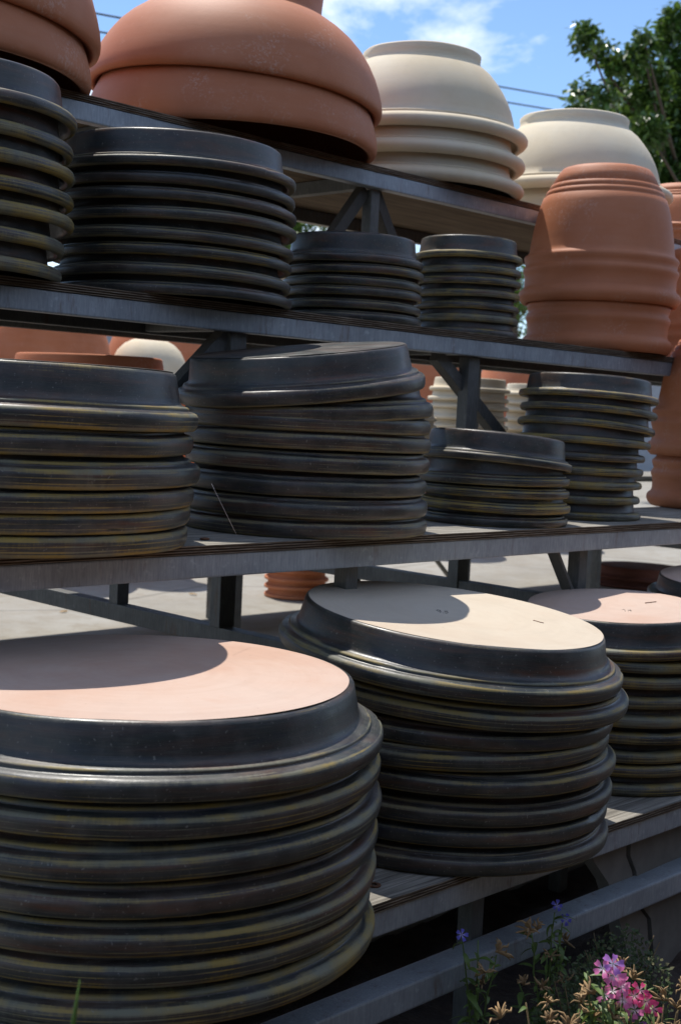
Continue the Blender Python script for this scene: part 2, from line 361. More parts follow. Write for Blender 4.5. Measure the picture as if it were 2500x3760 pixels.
# tall board fence added unseen behind the lens to cut sky fill
TIMBER = wood_material('dark_timber', (0.035, 0.026, 0.02), (0.06, 0.045, 0.034), (0.09, 0.07, 0.05), sx=2, sy=20, sz=60)
blocker = empty('sky_blocker', (1.0, -2.4, SZ)); tag(blocker, 'tall dark timber board fence added out of view to cut sky light', 'blocker')
for k in range(26):
    x = -8+k*0.75; o = obj('board', box_mesh('board', x, x+0.74, -2.45+0.01*(k % 2), -2.42+0.01*(k % 2), SZ-0.04, 1.8, 0.003), TIMBER)
    o.parent = blocker; o.matrix_parent_inverse = Matrix.Translation(-blocker.location)

# ------------------------------------------------------------------ the rack
D1, D2, D3, D4 = 1.32, 1.68, 2.04, 2.40
RT = {1: -0.758, 2: -0.244, 3: 0.191, 4: 0.624}           # top of each front rail
PLY = 0.015
ZT = {k: v+PLY for k, v in RT.items()}                    # top of each board
rack = empty('display_rack', (1.8, 1.9, GZ))
tag(rack, 'stepped galvanised steel display rack with weathered plywood shelves holding the pottery', 'display rack')
def part(name, me, mat, loc=None):
    o = obj(name, me, mat); o.parent = rack; o.matrix_parent_inverse = Matrix.Translation(-rack.location); return o
XA, XB = -0.6, 8.2
def ply_board(name, y0, y1, zt, edge, fray=0.002, seed=0):
    layers = 7; seg = 420; V, Fc, mi = [], [], []
    prof = [(1, 0)]                                       # (0 front..1 back, z) front edge made of recessed plies
    ys = []
    for k in range(layers):
        z0 = -PLY*k/layers; z1 = -PLY*(k+1)/layers
        rec = 0.0 if k % 2 == 0 else 0.0022
        ys += [(rec, z0-0.0001*k), (rec, z1)]
    m = len(ys)+2
    for i in range(seg+1):
        x = XA+(XB-XA)*i/seg + (rng.uniform(-.005, .005) if 0 < i < seg else 0)
        V.append((x, y1, zt))
        for j, (rec, z) in enumerate(ys):
            lay = j//2
            nz = noise.noise(Vector((x*11, lay*3.7, seed*9.1)))+0.6*noise.noise(Vector((x*42, lay*5.1, seed*4.1)))
            chip = max(0, noise.noise(Vector((x*6, 1.3*seed, 8)))-0.25)*fray*2.2*(1 if lay < 3 else 0.3)
            V.append((x, y0-0.004+rec+abs(nz)*fray+chip, zt+z+noise.noise(Vector((x*3, 0, seed)))*0.0006))
        V.append((x, y1, zt-PLY))
    for i in range(seg):
        for j in range(m):
            a = i*m+j; b = i*m+(j+1) % m
            if j == m-1: a, b = i*m+m-1, i*m
            Fc.append((a, b, b+m, a+m)); mi.append(0 if j == 0 else (2 if j >= m-2 else (3 if j % 4 == 1 else 1)))
    me = mesh(name, V, Fc)
    for p, k in zip(me.polygons, mi): p.material_index = k
    for q in (WOODTOP, edge, WOODUNDER, WOODPLY): me.materials.append(q)
    return part('shelf_board', me, None)
depth = {1: 0.36, 2: 0.35, 3: 0.35, 4: 0.66}
for k, (y, ed) in {1: (D1, WOODEDGE), 2: (D2, WOODEDGE), 3: (D3, WOODEDGE), 4: (D4, WOODRED)}.items():
    ply_board('board', y, y+depth[k], ZT[k], ed, 0.0022 if k < 4 else 0.0045, k)
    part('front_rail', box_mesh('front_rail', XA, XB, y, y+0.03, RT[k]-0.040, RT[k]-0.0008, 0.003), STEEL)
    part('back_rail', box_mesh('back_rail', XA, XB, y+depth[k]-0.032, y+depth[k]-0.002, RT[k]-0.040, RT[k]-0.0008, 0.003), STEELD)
part('base_rail', box_mesh('base_rail', XA, XB, 1.310, 1.362, -0.933, -0.889, 0.004), STEEL)
# rear steps of the same rack
for y0, y1, zt in ((3.08, 3.34, 0.246), (3.32, 3.68, -0.229), (3.98, 4.64, -0.618)):
    part('shelf_board', box_mesh('rear_board', XA, XB, y0, y1, zt-PLY, zt, 0.001), WOODTOP)
    part('back_rail', box_mesh('rear_rail', XA, XB, y1-0.03, y1, zt-PLY-0.036, zt-PLY-0.0008, 0.003), STEELD)
FX = [0.55, 1.80, 2.565, 4.35, 5.6]
for fx in FX:
    for y, zt in ((D1+0.05, RT[1]), (D2+0.03, RT[2]), (D3+0.02, RT[3]), (D4+0.02, RT[4])):
        zb = SZ-0.03 if y < 1.75 else -0.4551
        pw = 0.021 if 2.0 < y < 2.1 else 0.016
        if fx == 1.80 and y > 2.3: part('post', box_mesh('post', 1.784, 1.816, y, y+0.032, zb, -0.20, 0.002), STEELD); continue
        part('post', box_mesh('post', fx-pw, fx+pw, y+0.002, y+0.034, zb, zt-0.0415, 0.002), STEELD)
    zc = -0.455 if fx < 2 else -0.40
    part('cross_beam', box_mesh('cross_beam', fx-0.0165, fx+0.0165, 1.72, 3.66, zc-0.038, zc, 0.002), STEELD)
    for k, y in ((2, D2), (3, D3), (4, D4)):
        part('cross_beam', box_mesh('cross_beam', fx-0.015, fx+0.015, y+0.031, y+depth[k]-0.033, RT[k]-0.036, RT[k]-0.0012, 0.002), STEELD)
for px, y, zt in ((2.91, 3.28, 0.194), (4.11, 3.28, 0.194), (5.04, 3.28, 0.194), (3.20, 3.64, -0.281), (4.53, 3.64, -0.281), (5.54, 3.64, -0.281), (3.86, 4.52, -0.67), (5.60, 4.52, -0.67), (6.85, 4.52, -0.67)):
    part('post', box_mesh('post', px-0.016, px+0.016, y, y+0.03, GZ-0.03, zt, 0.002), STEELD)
def brace(p0, p1, w=0.028, h=0.006, mat=STEELD): part('brace', bar_mesh('brace', p0, p1, w, h, 0.001), mat)
brace((1.785, D3+0.05, 0.145), (1.60, D3+0.05, -0.03), 0.032, 0.032)
brace((2.455, D3+0.055, 0.147), (2.75, D3+0.055, -0.06), 0.030, 0.030)
brace((2.545, D4+0.05, 0.580), (2.40, D4+0.05, 0.40), 0.03, 0.03, DARKSTEEL)
brace((2.585, D4+0.05, 0.580), (2.69, D4+0.05, 0.42), 0.03, 0.03, DARKSTEEL)
brace((2.565, D2+0.05, -0.42), (2.44, D2+0.05, -0.25), 0.03, 0.008)
brace((5.62, 4.53, -0.94), (5.36, 4.53, -0.72), 0.03, 0.01)

# ------------------------------------------------------------------ saucers
#        (r/R, z/H, wear)
SPROF = [(0, 1, 0), (0.5, 1, 0), (0.84, 1, 0), (0.856, 0.995, 0.3), (0.866, 0.975, 0.45), (0.872, 0.94, 0.15), (0.882, 0.78, 0.05), (0.893, 0.62, 0.06), (0.899, 0.555, 0.1),
         (0.908, 0.515, 0.2), (0.922, 0.49, 0.3), (0.936, 0.478, 0.7), (0.944, 0.462, 1.0), (0.9475, 0.437, 0.8), (0.946, 0.412, 0.4), (0.949, 0.395, 0.05), (0.962, 0.383, 0.15),
         (0.977, 0.370, 0.4), (0.989, 0.343, 0.95), (0.9965, 0.305, 0.8), (0.9995, 0.265, 0.25), (1.0005, 0.225, 0.15), (1.0002, 0.205, 0.7), (1.0, 0.190, 0.15), (0.9985, 0.135, 0.1), (0.997, 0.110, 0.8), (0.9955, 0.090, 0.2), (0.992, 0.055, 0.75), (0.984, 0.020, 1.3),
         (0.971, 0.003, 1.8), (0.95, 0.0, 1.8), (0.933, 0.03, -1.5), (0.922, 0.1, -2), (0.905, 0.40, -2), (0.86, 0.62, -2), (0.82, 0.84, -2), (0, 0.85, -2)]
FPROF = [(0, 1, 0), (0.5, 1, 0), (0.84, 1, 0), (0.856, 0.995, 0.3), (0.866, 0.97, 0.4), (0.872, 0.93, 0.1), (0.884, 0.74, 0.05), (0.897, 0.52, 0.1), (0.908, 0.47, 0.25), (0.93, 0.455, 0.7),
         (0.955, 0.44, 0.9), (0.975, 0.415, 1.0), (0.988, 0.37, 0.8), (0.996, 0.30, 0.35), (0.9985, 0.27, 0.8), (0.9985, 0.24, 0.35), (1.0, 0.19, 0.5), (0.9995, 0.155, 0.9), (0.996, 0.10, 0.4), (0.988, 0.045, 1.0), (0.975, 0.012, 1.6), (0.955, 0.0, 1.8),
         (0.935, 0.03, -1.5), (0.922, 0.12, -2), (0.90, 0.40, -2), (0.86, 0.62, -2), (0.82, 0.84, -2), (0, 0.85, -2)]
def slim(prof, k):
    """squash the lip of a profile to k of its height and lengthen the sloping wall above it"""
    out = []
    for r, z, q in prof:
        out.append((r, z*k if z <= 0.56 else 0.56*k+(z-0.56)*(1-0.56*k)/0.44, q))
    return out
TPROF = slim(SPROF, 0.68); SPROF = slim(SPROF, 0.88); FPROF = slim(FPROF, 0.70)
def saucer_mesh(R, H, seed, prof=SPROF, seg=120):
    me = lathe('saucer', [(r*R, z*H) for r, z, _ in prof], seg, [q for _, _, q in prof], wob=0.0030*R/0.3, seed=seed)
    wr = me.attributes['wear'].data
    for i, v in enumerate(me.vertices):                   # small chips knocked out of the edges
        if wr[i].value > 0.72:
            a = math.atan2(v.co.y, v.co.x); q = noise.noise(Vector((math.cos(a)*9+seed*3.3, math.sin(a)*9, v.co.z*60)))
            if q > 0.42:
                k = 1-(q-0.42)*0.035; v.co.x *= k; v.co.y *= k
    return me
ORD = ['top', 'second', 'third', 'fourth', 'fifth', 'sixth', 'seventh', 'eighth', 'ninth', 'tenth', 'eleventh', 'twelfth']
def tilt_rot(a, b, spin):
    """plane z = a*x + b*y, then spin about its own axis"""
    nrm = Vector((-a, -b, 1)).normalized()
    q = Vector((0, 0, 1)).rotation_difference(nrm).to_matrix().to_4x4()
    return (q @ Matrix.Rotation(spin, 4, 'Z')).to_euler()
def saucer_stack(X, D, z0, R, H, pitch, count, where, mats, group, toplabel, discmat=None, over=None, jit=0.003, prof=SPROF, dark='dark glazed', seed=0, zlist=None, seg=120):
    r2 = random.Random(seed*31+5); over = over or {}; meshes = [saucer_mesh(R, H, seed*3+k, prof, seg) for k in range(2)]
    top = None
    for i in range(count):                                # i = 0 is the lowest
        k = count-1-i; ov = over.get(k, {})
        me = meshes[i % 2]
        if 'mat' in ov or len(mats) > 1:
            mm = ov.get('mat', mats[r2.randrange(len(mats))]); key = 'm'+mm.name
            me = me.copy()
        else: mm = mats[0]
        if not me.materials: me.materials.append(mm)
        else: me.materials[0] = mm
        z = z0+0.0008+pitch*i+ov.get('dz', 0)+(r2.uniform(-1, 1)*0.0045*pitch/0.04 if 0 < i < count-1 else 0)
        dx = r2.uniform(-jit, jit)+ov.get('dx', 0); dy = r2.uniform(-jit, jit)+ov.get('dy', 0)
        ta, tb = ov.get('tilt', (r2.uniform(-.011, .011), r2.uniform(-.011, .011)) if i else (0, 0))
        s = ov.get('s', 1+r2.uniform(-.009, .006))
        o = obj('saucer', me, None, None, (X+dx, D+dy, z), tilt_rot(ta, tb, R_(225)+r2.uniform(-.7, .7)), (s, s, 1))
        lab = toplabel if k == 0 else '%s saucer, %s in %s' % (dark, ORD[k]+' down' if i else 'lowest', where)
        tag(o, lab, 'saucer', group)
        if k == 0:
            top = o
            if discmat:
                dr = 0.853*R
                V = [(0, 0, H+0.0012)]; Fc = []
                for ring, rr in enumerate((0.45, 0.985, 1.0)):
                    for q in range(96):
                        a = 2*math.pi*q/96; wob = 1+0.003*noise.noise(Vector((math.cos(a)*3, math.sin(a)*3, seed)))
                        V.append((dr*rr*wob*math.cos(a), dr*rr*wob*math.sin(a), H+(0.0012 if ring < 2 else 0.0004)))
                for q in range(96):
                    Fc.append((0, 1+q, 1+(q+1) % 96))
                    for ring in range(2):
                        a = 1+ring*96; Fc.append((a+q, a+96+q, a+96+(q+1) % 96, a+(q+1) % 96))
                dm = mesh('unglazed_base', V, Fc, True)
                obj('unglazed_base', dm, discmat, o)
    return top
T1g, T2g, T3g = 'dark saucers stacked on the bottom shelf', 'dark saucers stacked on the second shelf', 'dark saucers stacked on the third shelf'
s11 = saucer_stack(1.147, 1.50, ZT[1], 0.352, 0.090, 0.0452, 7, 'the big stack at bottom left', [GLAZE_Y, GLAZE_Y, GLAZE], T1g,
    'large upturned dark saucer with bare pink base, topping the bottom-left stack', PINK, {0: dict(tilt=(0, 0), dx=0, dy=0, s=1.0), 2: dict(s=1.004), 5: dict(s=0.985)}, seed=1, seg=160)
s12 = saucer_stack(1.872, 1.515, ZT[1], 0.294, 0.086, 0.0419, 8, 'the buff-topped bottom shelf stack', [GLAZE_D, GLAZE_D, GLAZE], T1g,
    'tilted upturned dark saucer with bare buff base on the bottom shelf', BUFF,
    {0: dict(tilt=(-0.029, 0.09), dx=-0.006, dy=0.004, s=1.065, dz=0.012), 1: dict(tilt=(-0.02, 0.07), dx=0.006, s=1.045, dz=0.006), 2: dict(tilt=(-0.01, 0.03), s=0.985), 3: dict(dx=-0.012), 4: dict(s=1.01)}, jit=0.004, seed=2, seg=140)
s13 = saucer_stack(2.462, 1.55, ZT[1], 0.223, 0.072, 0.0357, 9, 'the nail-topped bottom shelf stack', [GLAZE_Y, GLAZE], T1g,
    'upturned dark saucer with bare pink base and a nail lying on it', PINK, {0: dict(tilt=(0.055, 0.017), dx=0, dy=0, s=1.0)}, seed=3, prof=FPROF)
s14 = saucer_stack(3.0, 1.56, ZT[1], 0.21, 0.055, 0.039, 9, 'the bottom shelf stack at right edge', [GLAZE], T1g,
    'upturned dark saucer with pink base cut off by the right edge', PINK, {0: dict(tilt=(0.06, 0.03), dz=0.02)}, seed=4, prof=FPROF)
saucer_stack(1.16, 1.875, ZT[2], 0.298, 0.094, 0.0371, 6, 'the second shelf stack at left edge', [GLAZE_Y], T2g,
    'upturned blue-black saucer with a yellow worn rim, top of the left stack', GLAZE, {0: dict(tilt=(-0.004, 0.0), s=1.0, mat=GLAZE_Y), 1: dict(dz=0.003, s=0.985, mat=GLAZE), 2: dict(s=1.018, dz=-0.013, mat=GLAZE), 3: dict(dz=-0.006, s=0.995), 4: dict(dz=-0.004, s=0.985), 5: dict(s=0.975)}, seed=5, seg=150)
saucer_stack(1.812, 1.862, ZT[2], 0.240, 0.086, 0.039, 8, 'the tipped-top second shelf stack', [GLAZE_D], T2g,
    'black saucer tipped up to the right on the tall second-shelf stack', GLAZE_D, {0: dict(tilt=(0.145, -0.01), s=1.0, dx=-0.02, dz=-0.014), 1: dict(tilt=(0.06, 0), dx=0.004, dz=-0.014)}, jit=0.0035, seed=6, seg=140)
saucer_stack(2.387, 1.846, ZT[2], 0.171, 0.066, 0.0302, 5, 'the short second shelf stack of five', [GLAZE, GLAZE_Y], T2g,
    'dark saucer sloping down to the right on the short stack of five', GLAZE, {0: dict(tilt=(-0.09, 0.0), s=1.01, mat=GLAZE_D, dz=0.006), 1: dict(mat=GLAZE), 2: dict(mat=GLAZE_Y)}, seed=7, prof=TPROF)
saucer_stack(2.775, 1.89, ZT[2], 0.160, 0.056, 0.0358, 9, 'the narrow leaning second shelf stack', [GLAZE_Y, GLAZE], T2g,
    'small dark saucer with pale ledge topping the narrow leaning stack', GLAZE,
    {0: dict(tilt=(-0.05, 0.0), s=1.08, dx=0.036), 1: dict(tilt=(-0.065, 0), dx=0.032, mat=GLAZE_Y, s=1.06), 2: dict(tilt=(-0.085, 0), dx=0.026, mat=GLAZE_Y, s=1.06), 3: dict(tilt=(-0.045, 0), dx=0.018, mat=GLAZE_Y, s=1.05), 4: dict(dx=0.012), 5: dict(dx=0.007)}, seed=8, prof=FPROF)
saucer_stack(1.19, 2.20, ZT[3], 0.243, 0.078, 0.0448, 7, 'the third shelf stack at left edge', [GLAZE_Y], T3g,
    'dark saucer topping the stack cut off by the left edge', GLAZE, {0: dict(mat=GLAZE, s=1.0, dx=0.006), 5: dict(dx=-0.016), 6: dict(dx=-0.014), 4: dict(dx=0.006)}, seed=9, prof=FPROF)
saucer_stack(1.727, 2.20, ZT[3], 0.251, 0.074, 0.0342, 8, 'the stack under the big terracotta bowls', [GLAZE_D, GLAZE_D, GLAZE], T3g,
    'shiny blue-black saucer with chipped edge below the big terracotta bowls', GLAZE_D, {0: dict(mat=GLAZE_D, s=1.01, tilt=(0.008, 0))}, seed=10, seg=140, prof=TPROF)
saucer_stack(2.267, 2.20, ZT[3], 0.166, 0.066, 0.0265, 6, 'the low middle stack on third shelf', [GLAZE_D, GLAZE], T3g,
    'purplish dark saucer topping the low stack on the third shelf', GLAZE_D, {0: dict(mat=GLAZE_D, s=1.0)}, seed=12, prof=TPROF)
saucer_stack(2.690, 2.20, ZT[3], 0.136, 0.056, 0.0318, 7, 'the small stack beside the tall planters', [GLAZE_Y, GLAZE], T3g,
    'dark saucer topping the small stack beside the tall terracotta planters', GLAZE, {0: dict(s=1.03, mat=GLAZE)}, seed=13, prof=FPROF)

# ------------------------------------------------------------------ bowls and planters (all upside down)
def shell(prof, t):
    """close an outer profile with an inner skin so the open underside is hollow"""
    out = list(prof); r, z = out[-1]
    inner = []
    for (rr, zz) in reversed(prof[:-1]):
        if rr > 1e-6 and rr-t > 0.02: inner.append((rr-t, max(z+0.002, zz-t*0.55)))
    last = inner[-1][1] if inner else z
    return out+inner+[(0, last-0.001)]
BIG = shell([(0, 0.345), (0.176, 0.345), (0.188, 0.341), (0.193, 0.330), (0.192, 0.30), (0.1925, 0.268), (0.197, 0.257), (0.212, 0.2505), (0.232, 0.241), (0.258, 0.223), (0.285, 0.199), (0.309, 0.171),
             (0.329, 0.139), (0.3455, 0.105), (0.357, 0.073), (0.365, 0.045), (0.3685, 0.025), (0.3685, 0.013), (0.366, 0.004), (0.360, 0.0)], 0.019)
big_me = lathe('bowl', BIG, 140, wob=0.003, seed=3)
BOWLG = 'terracotta bowls upside down on the top shelf'
def pot(name, me, mat, loc, label, cat, group=None, rot=None, sc=None):
    o = obj(name, me, None, None, loc, rot or (0, 0, R_(225)+rng.uniform(-.5, .5)), sc)
    if not me.materials: me.materials.append(mat)
    return tag(o, label, cat, group)
z4 = ZT[4]+0.001
pot('bowl', big_me, TERRA, (2.208, 2.595, z4), 'lower of the two big terracotta bowls nested upside down in the middle', 'bowl', BOWLG)
pot('bowl', big_me, TERRA, (2.219, 2.595, z4+0.114), 'upper big terracotta bowl with dusty sunlit dome, foot cut by the top edge', 'bowl', BOWLG, tilt_rot(-0.045, 0.04, 3.9), (1, 1, 0.86))
pot('bowl', big_me, TERRA, (1.345, 2.60, z4), 'lower terracotta bowl at the top left corner', 'bowl', BOWLG)
pot('bowl', big_me, TERRA, (1.365, 2.60, z4+0.10), 'upper terracotta bowl cut off by the top left corner', 'bowl', BOWLG, tilt_rot(-0.05, 0.03, 4.1))
CRM = shell([(0, 0.262), (0.155, 0.262), (0.166, 0.261), (0.1715, 0.256), (0.170, 0.240), (0.1705, 0.228), (0.180, 0.221), (0.203, 0.202), (0.224, 0.177), (0.243, 0.150), (0.258, 0.122), (0.268, 0.098), (0.276, 0.070), (0.280, 0.050),
             (0.288, 0.0475), (0.290, 0.0445), (0.288, 0.042), (0.292, 0.0395), (0.304, 0.0365), (0.315, 0.030), (0.320, 0.022), (0.320, 0.014), (0.315, 0.007), (0.307, 0.001), (0.298, 0.0)], 0.020)
crm_me = lathe('bowl', CRM, 120, wob=0.002, seed=5)
CG = 'cream clay bowls upside down on the top shelf'
for i, (lb, dx) in enumerate((('lowest of three nested cream bowls on the top shelf', 0), ('middle of three nested cream bowls on the top shelf', 0.0), ('uppermost of three nested cream bowls, its flat foot against the sky', 0.006))):
    pot('bowl', crm_me, CREAM, (2.956+dx, 2.640, z4+0.072*i), lb, 'bowl', CG)
pot('bowl', crm_me, CREAM, (3.775, 2.665, z4), 'lower wide cream bowl hidden behind the tall terracotta planters', 'bowl', CG, sc=1.06)
pot('bowl', crm_me, CREAM, (3.775, 2.665, z4+0.10), 'wide pale cream bowl upside down behind the tall terracotta planters', 'bowl', CG, sc=1.06)

URN = shell([(0, 0.392), (0.112, 0.392), (0.124, 0.388), (0.131, 0.380), (0.1385, 0.369), (0.150, 0.3475), (0.1485, 0.3445), (0.150, 0.342), (0.1555, 0.340), (0.1605, 0.330), (0.159, 0.327), (0.1605, 0.3245),
             (0.166, 0.322), (0.170, 0.3125), (0.1685, 0.3095), (0.170, 0.307), (0.1755, 0.303), (0.183, 0.281), (0.190, 0.255), (0.197, 0.220), (0.203, 0.182), (0.2065, 0.155), (0.209, 0.145), (0.2145, 0.139),
             (0.2205, 0.134), (0.2215, 0.128), (0.2185, 0.119), (0.2155, 0.110), (0.219, 0.104), (0.2225, 0.099), (0.2225, 0.092), (0.219, 0.083), (0.2165, 0.074), (0.2165, 0.050), (0.2195, 0.042), (0.227, 0.037),
             (0.2315, 0.029), (0.2315, 0.019), (0.226, 0.008), (0.218, 0.0)], 0.022)
urn_me = lathe('planter', URN, 128, wob=0.0012, seed=2)
UG = 'tall terracotta planters nested upside down'
pot('planter', urn_me, TERRA, (3.297, 2.205, ZT[3]+0.001), 'lower of the two terracotta planters nested on the third shelf', 'planter', UG, sc=(0.93, 0.93, 1))
pot('planter', urn_me, TERRA, (3.297, 2.205, ZT[3]+0.135), 'tall ringed terracotta planter upside down on the third shelf', 'planter', UG)
pot('planter', urn_me, TERRA2, (3.60, 1.93, ZT[2]+0.001), 'lower terracotta planter at the right edge of the second shelf', 'planter', UG, sc=(0.96, 0.96, 1))
pot('planter', urn_me, TERRA2, (3.60, 1.93, ZT[2]+0.150), 'upper sunlit terracotta planter cut off by the right edge', 'planter', UG)
pot('planter', urn_me.copy(), PINKP, (4.40, 2.60, z4), 'pale pink planter at the right edge of the top shelf', 'planter', UG, sc=(1, 1, 0.62))
pot('planter', urn_me.copy(), PINKP, (4.06, 2.28, ZT[3]+0.001), 'pink planter behind the tall planters, third shelf right edge', 'planter', UG)

# ------------------------------------------------------------------ things on the far side of the rack
CGR = 'cream saucers stacked on the far side of the rack'
saucer_stack(4.33, 3.50, -0.229, 0.168, 0.056, 0.0375, 10, 'the cream stack left of the steel post behind', [CREAM], CGR,
    'cream saucer topping the stack left of the steel post behind', None, dark='cream', seed=21, seg=64, prof=FPROF)
saucer_stack(4.80, 3.50, -0.229, 0.150, 0.052, 0.0375, 10, 'the cream stack right of the steel post behind', [CREAM], CGR,
    'cream saucer topping the stack right of the steel post behind', None, dark='cream', seed=22, seg=64, prof=FPROF)
saucer_stack(3.86, 3.42, -0.229, 0.115, 0.055, 0.035, 7, 'the small cream stack behind the tipped black saucer', [CREAM], CGR,
    'small cream saucer behind the edge of the tall black stack', None, dark='cream', seed=23, seg=64, prof=FPROF)
saucer_stack(2.46, 3.52, -0.229, 0.262, 0.075, 0.0485, 7, 'the terracotta stack seen over the left black stack', [TERRA2], 'terracotta saucers on the far side of the rack',
    'bright terracotta saucer seen just above the left black stack', None, dark='terracotta', seed=24, seg=72, prof=FPROF)
saucer_stack(3.10, 3.21, 0.246, 0.15, 0.055, 0.036, 6, 'the cream stack glimpsed under the top shelf', [CREAM], CGR,
    'cream saucer glimpsed below the top shelf over the low stack', None, dark='cream', seed=25, seg=64, prof=FPROF)
saucer_stack(4.75, 3.21, 0.246, 0.15, 0.055, 0.036, 4, 'the cream stack left of the tall planters', [CREAM], CGR,
    'cream saucer glimpsed just left of the tall terracotta planters', None, dark='cream', seed=26, seg=64, prof=FPROF)
saucer_stack(4.70, 4.86, GZ-0.019, 0.165, 0.06, 0.042, 6, 'the small stack standing on the pavement', [TERRA2], 'terracotta saucers on the pavement',
    'terracotta saucer topping the small stack standing on the pavement', None, dark='terracotta', seed=27, seg=72, prof=FPROF)
saucer_stack(6.98, 4.25, GZ-0.019, 0.30, 0.07, 0.045, 2, 'the pair lying in shade on the pavement at right', [SHADECLAY], 'terracotta saucers on the pavement',
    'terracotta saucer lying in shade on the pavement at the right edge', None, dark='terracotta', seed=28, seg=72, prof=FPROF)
JAR = shell([(0, 1.22), (0.20, 1.22), (0.225, 1.21), (0.25, 1.16), (0.29, 1.05), (0.33, 0.88), (0.355, 0.68), (0.365, 0.45), (0.36, 0.25), (0.35, 0.12), (0.375, 0.10), (0.39, 0.07), (0.39, 0.03), (0.375, 0)], 0.03)
jar_me = lathe('jar', JAR, 72, wob=0.003, seed=9)
JG = 'large jars standing on the pavement behind the rack'
pot('jar', jar_me, TERRA2, (3.02, 6.45, GZ-0.018), 'large terracotta jar seen under the third shelf at the left edge', 'jar', JG, sc=1.2)
pot('jar', jar_me.copy(), PINKP, (3.98, 6.15, GZ-0.018), 'large pale pink jar seen under the third shelf', 'jar', JG, sc=1.2)
pot('jar', jar_me.copy(), TERRA2, (5.15, 6.6, GZ-0.018), 'large terracotta jar behind the small cream dome', 'jar', JG, sc=1.2)
pot('jar', jar_me.copy(), TERRA, (7.25, 6.3, GZ-0.018), 'large terracotta jar seen left of the steel post', 'jar', JG, sc=1.2)
pot('jar', jar_me.copy(), TERRA, (8.45, 6.3, GZ-0.018), 'large terracotta jar seen right of the steel post', 'jar', JG, sc=1.2)
DOME = shell([(0, 0.24), (0.04, 0.238), (0.09, 0.228), (0.135, 0.205), (0.172, 0.168), (0.196, 0.12), (0.207, 0.07), (0.212, 0.03), (0.212, 0.01), (0.206, 0)], 0.02)
pot('dome_cover', lathe('dome_cover', DOME, 64), CREAM, (4.52, 5.92, 0.118), 'rounded cream clay dome seen above the left black stack', 'dome cover')
PED = shell([(0, 1.064), (0.15, 1.064), (0.165, 1.055), (0.17, 1.03), (0.19, 0.70), (0.215, 0.35), (0.235, 0.12), (0.25, 0.1), (0.25, 0.04), (0.24, 0)], 0.025)
pot('planter', lathe('planter', PED, 64), TERRA2, (4.52, 5.92, GZ-0.018), 'slim terracotta planter holding up the cream dome', 'planter')
# grey boundary wall far behind
tag(obj('boundary_wall', box_mesh('boundary_wall', -10, 40, 14.0, 14.25, GZ-0.1, 1.1, 0.01), GREYWALL), 'low grey wall far behind the jars', 'wall')

# ------------------------------------------------------------------ small things on pots and boards
def on_disc(o, x, y, z=0.0):
    return o.matrix_basis @ Vector((x, y, z))
def stroke(o, H, pts, rad=0.00045, mat=PENCIL, name='pencil_mark'):
    """a mark lying on the bare base of saucer o; pts in the world's x, y offset from its centre"""
    inv = o.matrix_basis.to_3x3().inverted(); P = []
    for x, y in pts:
        v = inv @ Vector((x, y, 0)); P.append((v.x, v.y, H+0.0015))
    obj(name, tube_mesh(name, P, rad, 4), mat, o)
def digit(o, H, cx, cy, pts, s):
    # handwriting: u runs towards the right of the view, v away from the viewer
    ux, uy = 0.70, -0.72; vx, vy = 0.72, 0.70
    stroke(o, H, [(cx+s*(u*ux+v*1.6*vx), cy+s*(u*uy+v*1.6*vy)) for u, v in pts])
nine = [(0.5, 0.6), (0.35, 0.95), (0.05, 0.9), (0.0, 0.6), (0.2, 0.4), (0.5, 0.62), (0.45, 0.2), (0.3, -0.1)]
dot = [(0.65, 0.0), (0.72, 0.02)]
five = [(1.35, 0.95), (0.95, 0.9), (0.92, 0.55), (1.2, 0.6), (1.3, 0.3), (1.1, 0.05), (0.85, 0.1)]
for q in (nine, dot, five): digit(s12, 0.086, -0.045, 0.005, q, 0.016)
seven = [(0, 0.9), (0.45, 0.95), (0.2, 0.0)]; four = [(0.9, 0.9), (0.8, 0.45), (1.3, 0.5), (1.15, 0.9), (1.1, 0.0)]
for q in (seven, dot, four): digit(s13, 0.072, -0.055, -0.05, q, 0.014)
stroke(s12, 0.086, [(0.115, -0.115), (0.113, -0.108), (0.114, -0.100), (0.112, -0.094)], 0.0012, RUST, 'rust_mark')
stroke(s13, 0.072, [(0.06, -0.03), (0.075, -0.034), (0.092, -0.038)], 0.0016, RUST, 'nail_mark')
def nail(name, loc, label):
    t = lathe(name, [(0, 0.004), (0.006, 0.0035), (0.0085, 0.002), (0.0085, 0.0005), (0.007, 0)], 20)
    return tag(obj(name, t, RUST, None, loc), label, 'screw')
nail('screw_head', (1.465, 1.745, ZT[2]+0.0005), 'rusty screw head on the second shelf right of the left stack')
wsh = lathe('washer', [(0.005, 0.002), (0.0105, 0.002), (0.011, 0.001), (0.0105, 0), (0.005, 0)], 24)
tag(obj('washer', wsh, RUST, None, (1.528, 1.372, ZT[1]+0.0008)), 'rusty ring washer on the bottom shelf beside the big stack', 'washer')
tag(obj('cobweb_strand', tube_mesh('cobweb_strand', [(1.378, 1.63, -0.124), (1.395, 1.63, -0.149), (1.435, 1.63, -0.207)], 0.0003, 4), WEB), 'single pale cobweb strand hanging beside the tall black stack', 'cobweb')

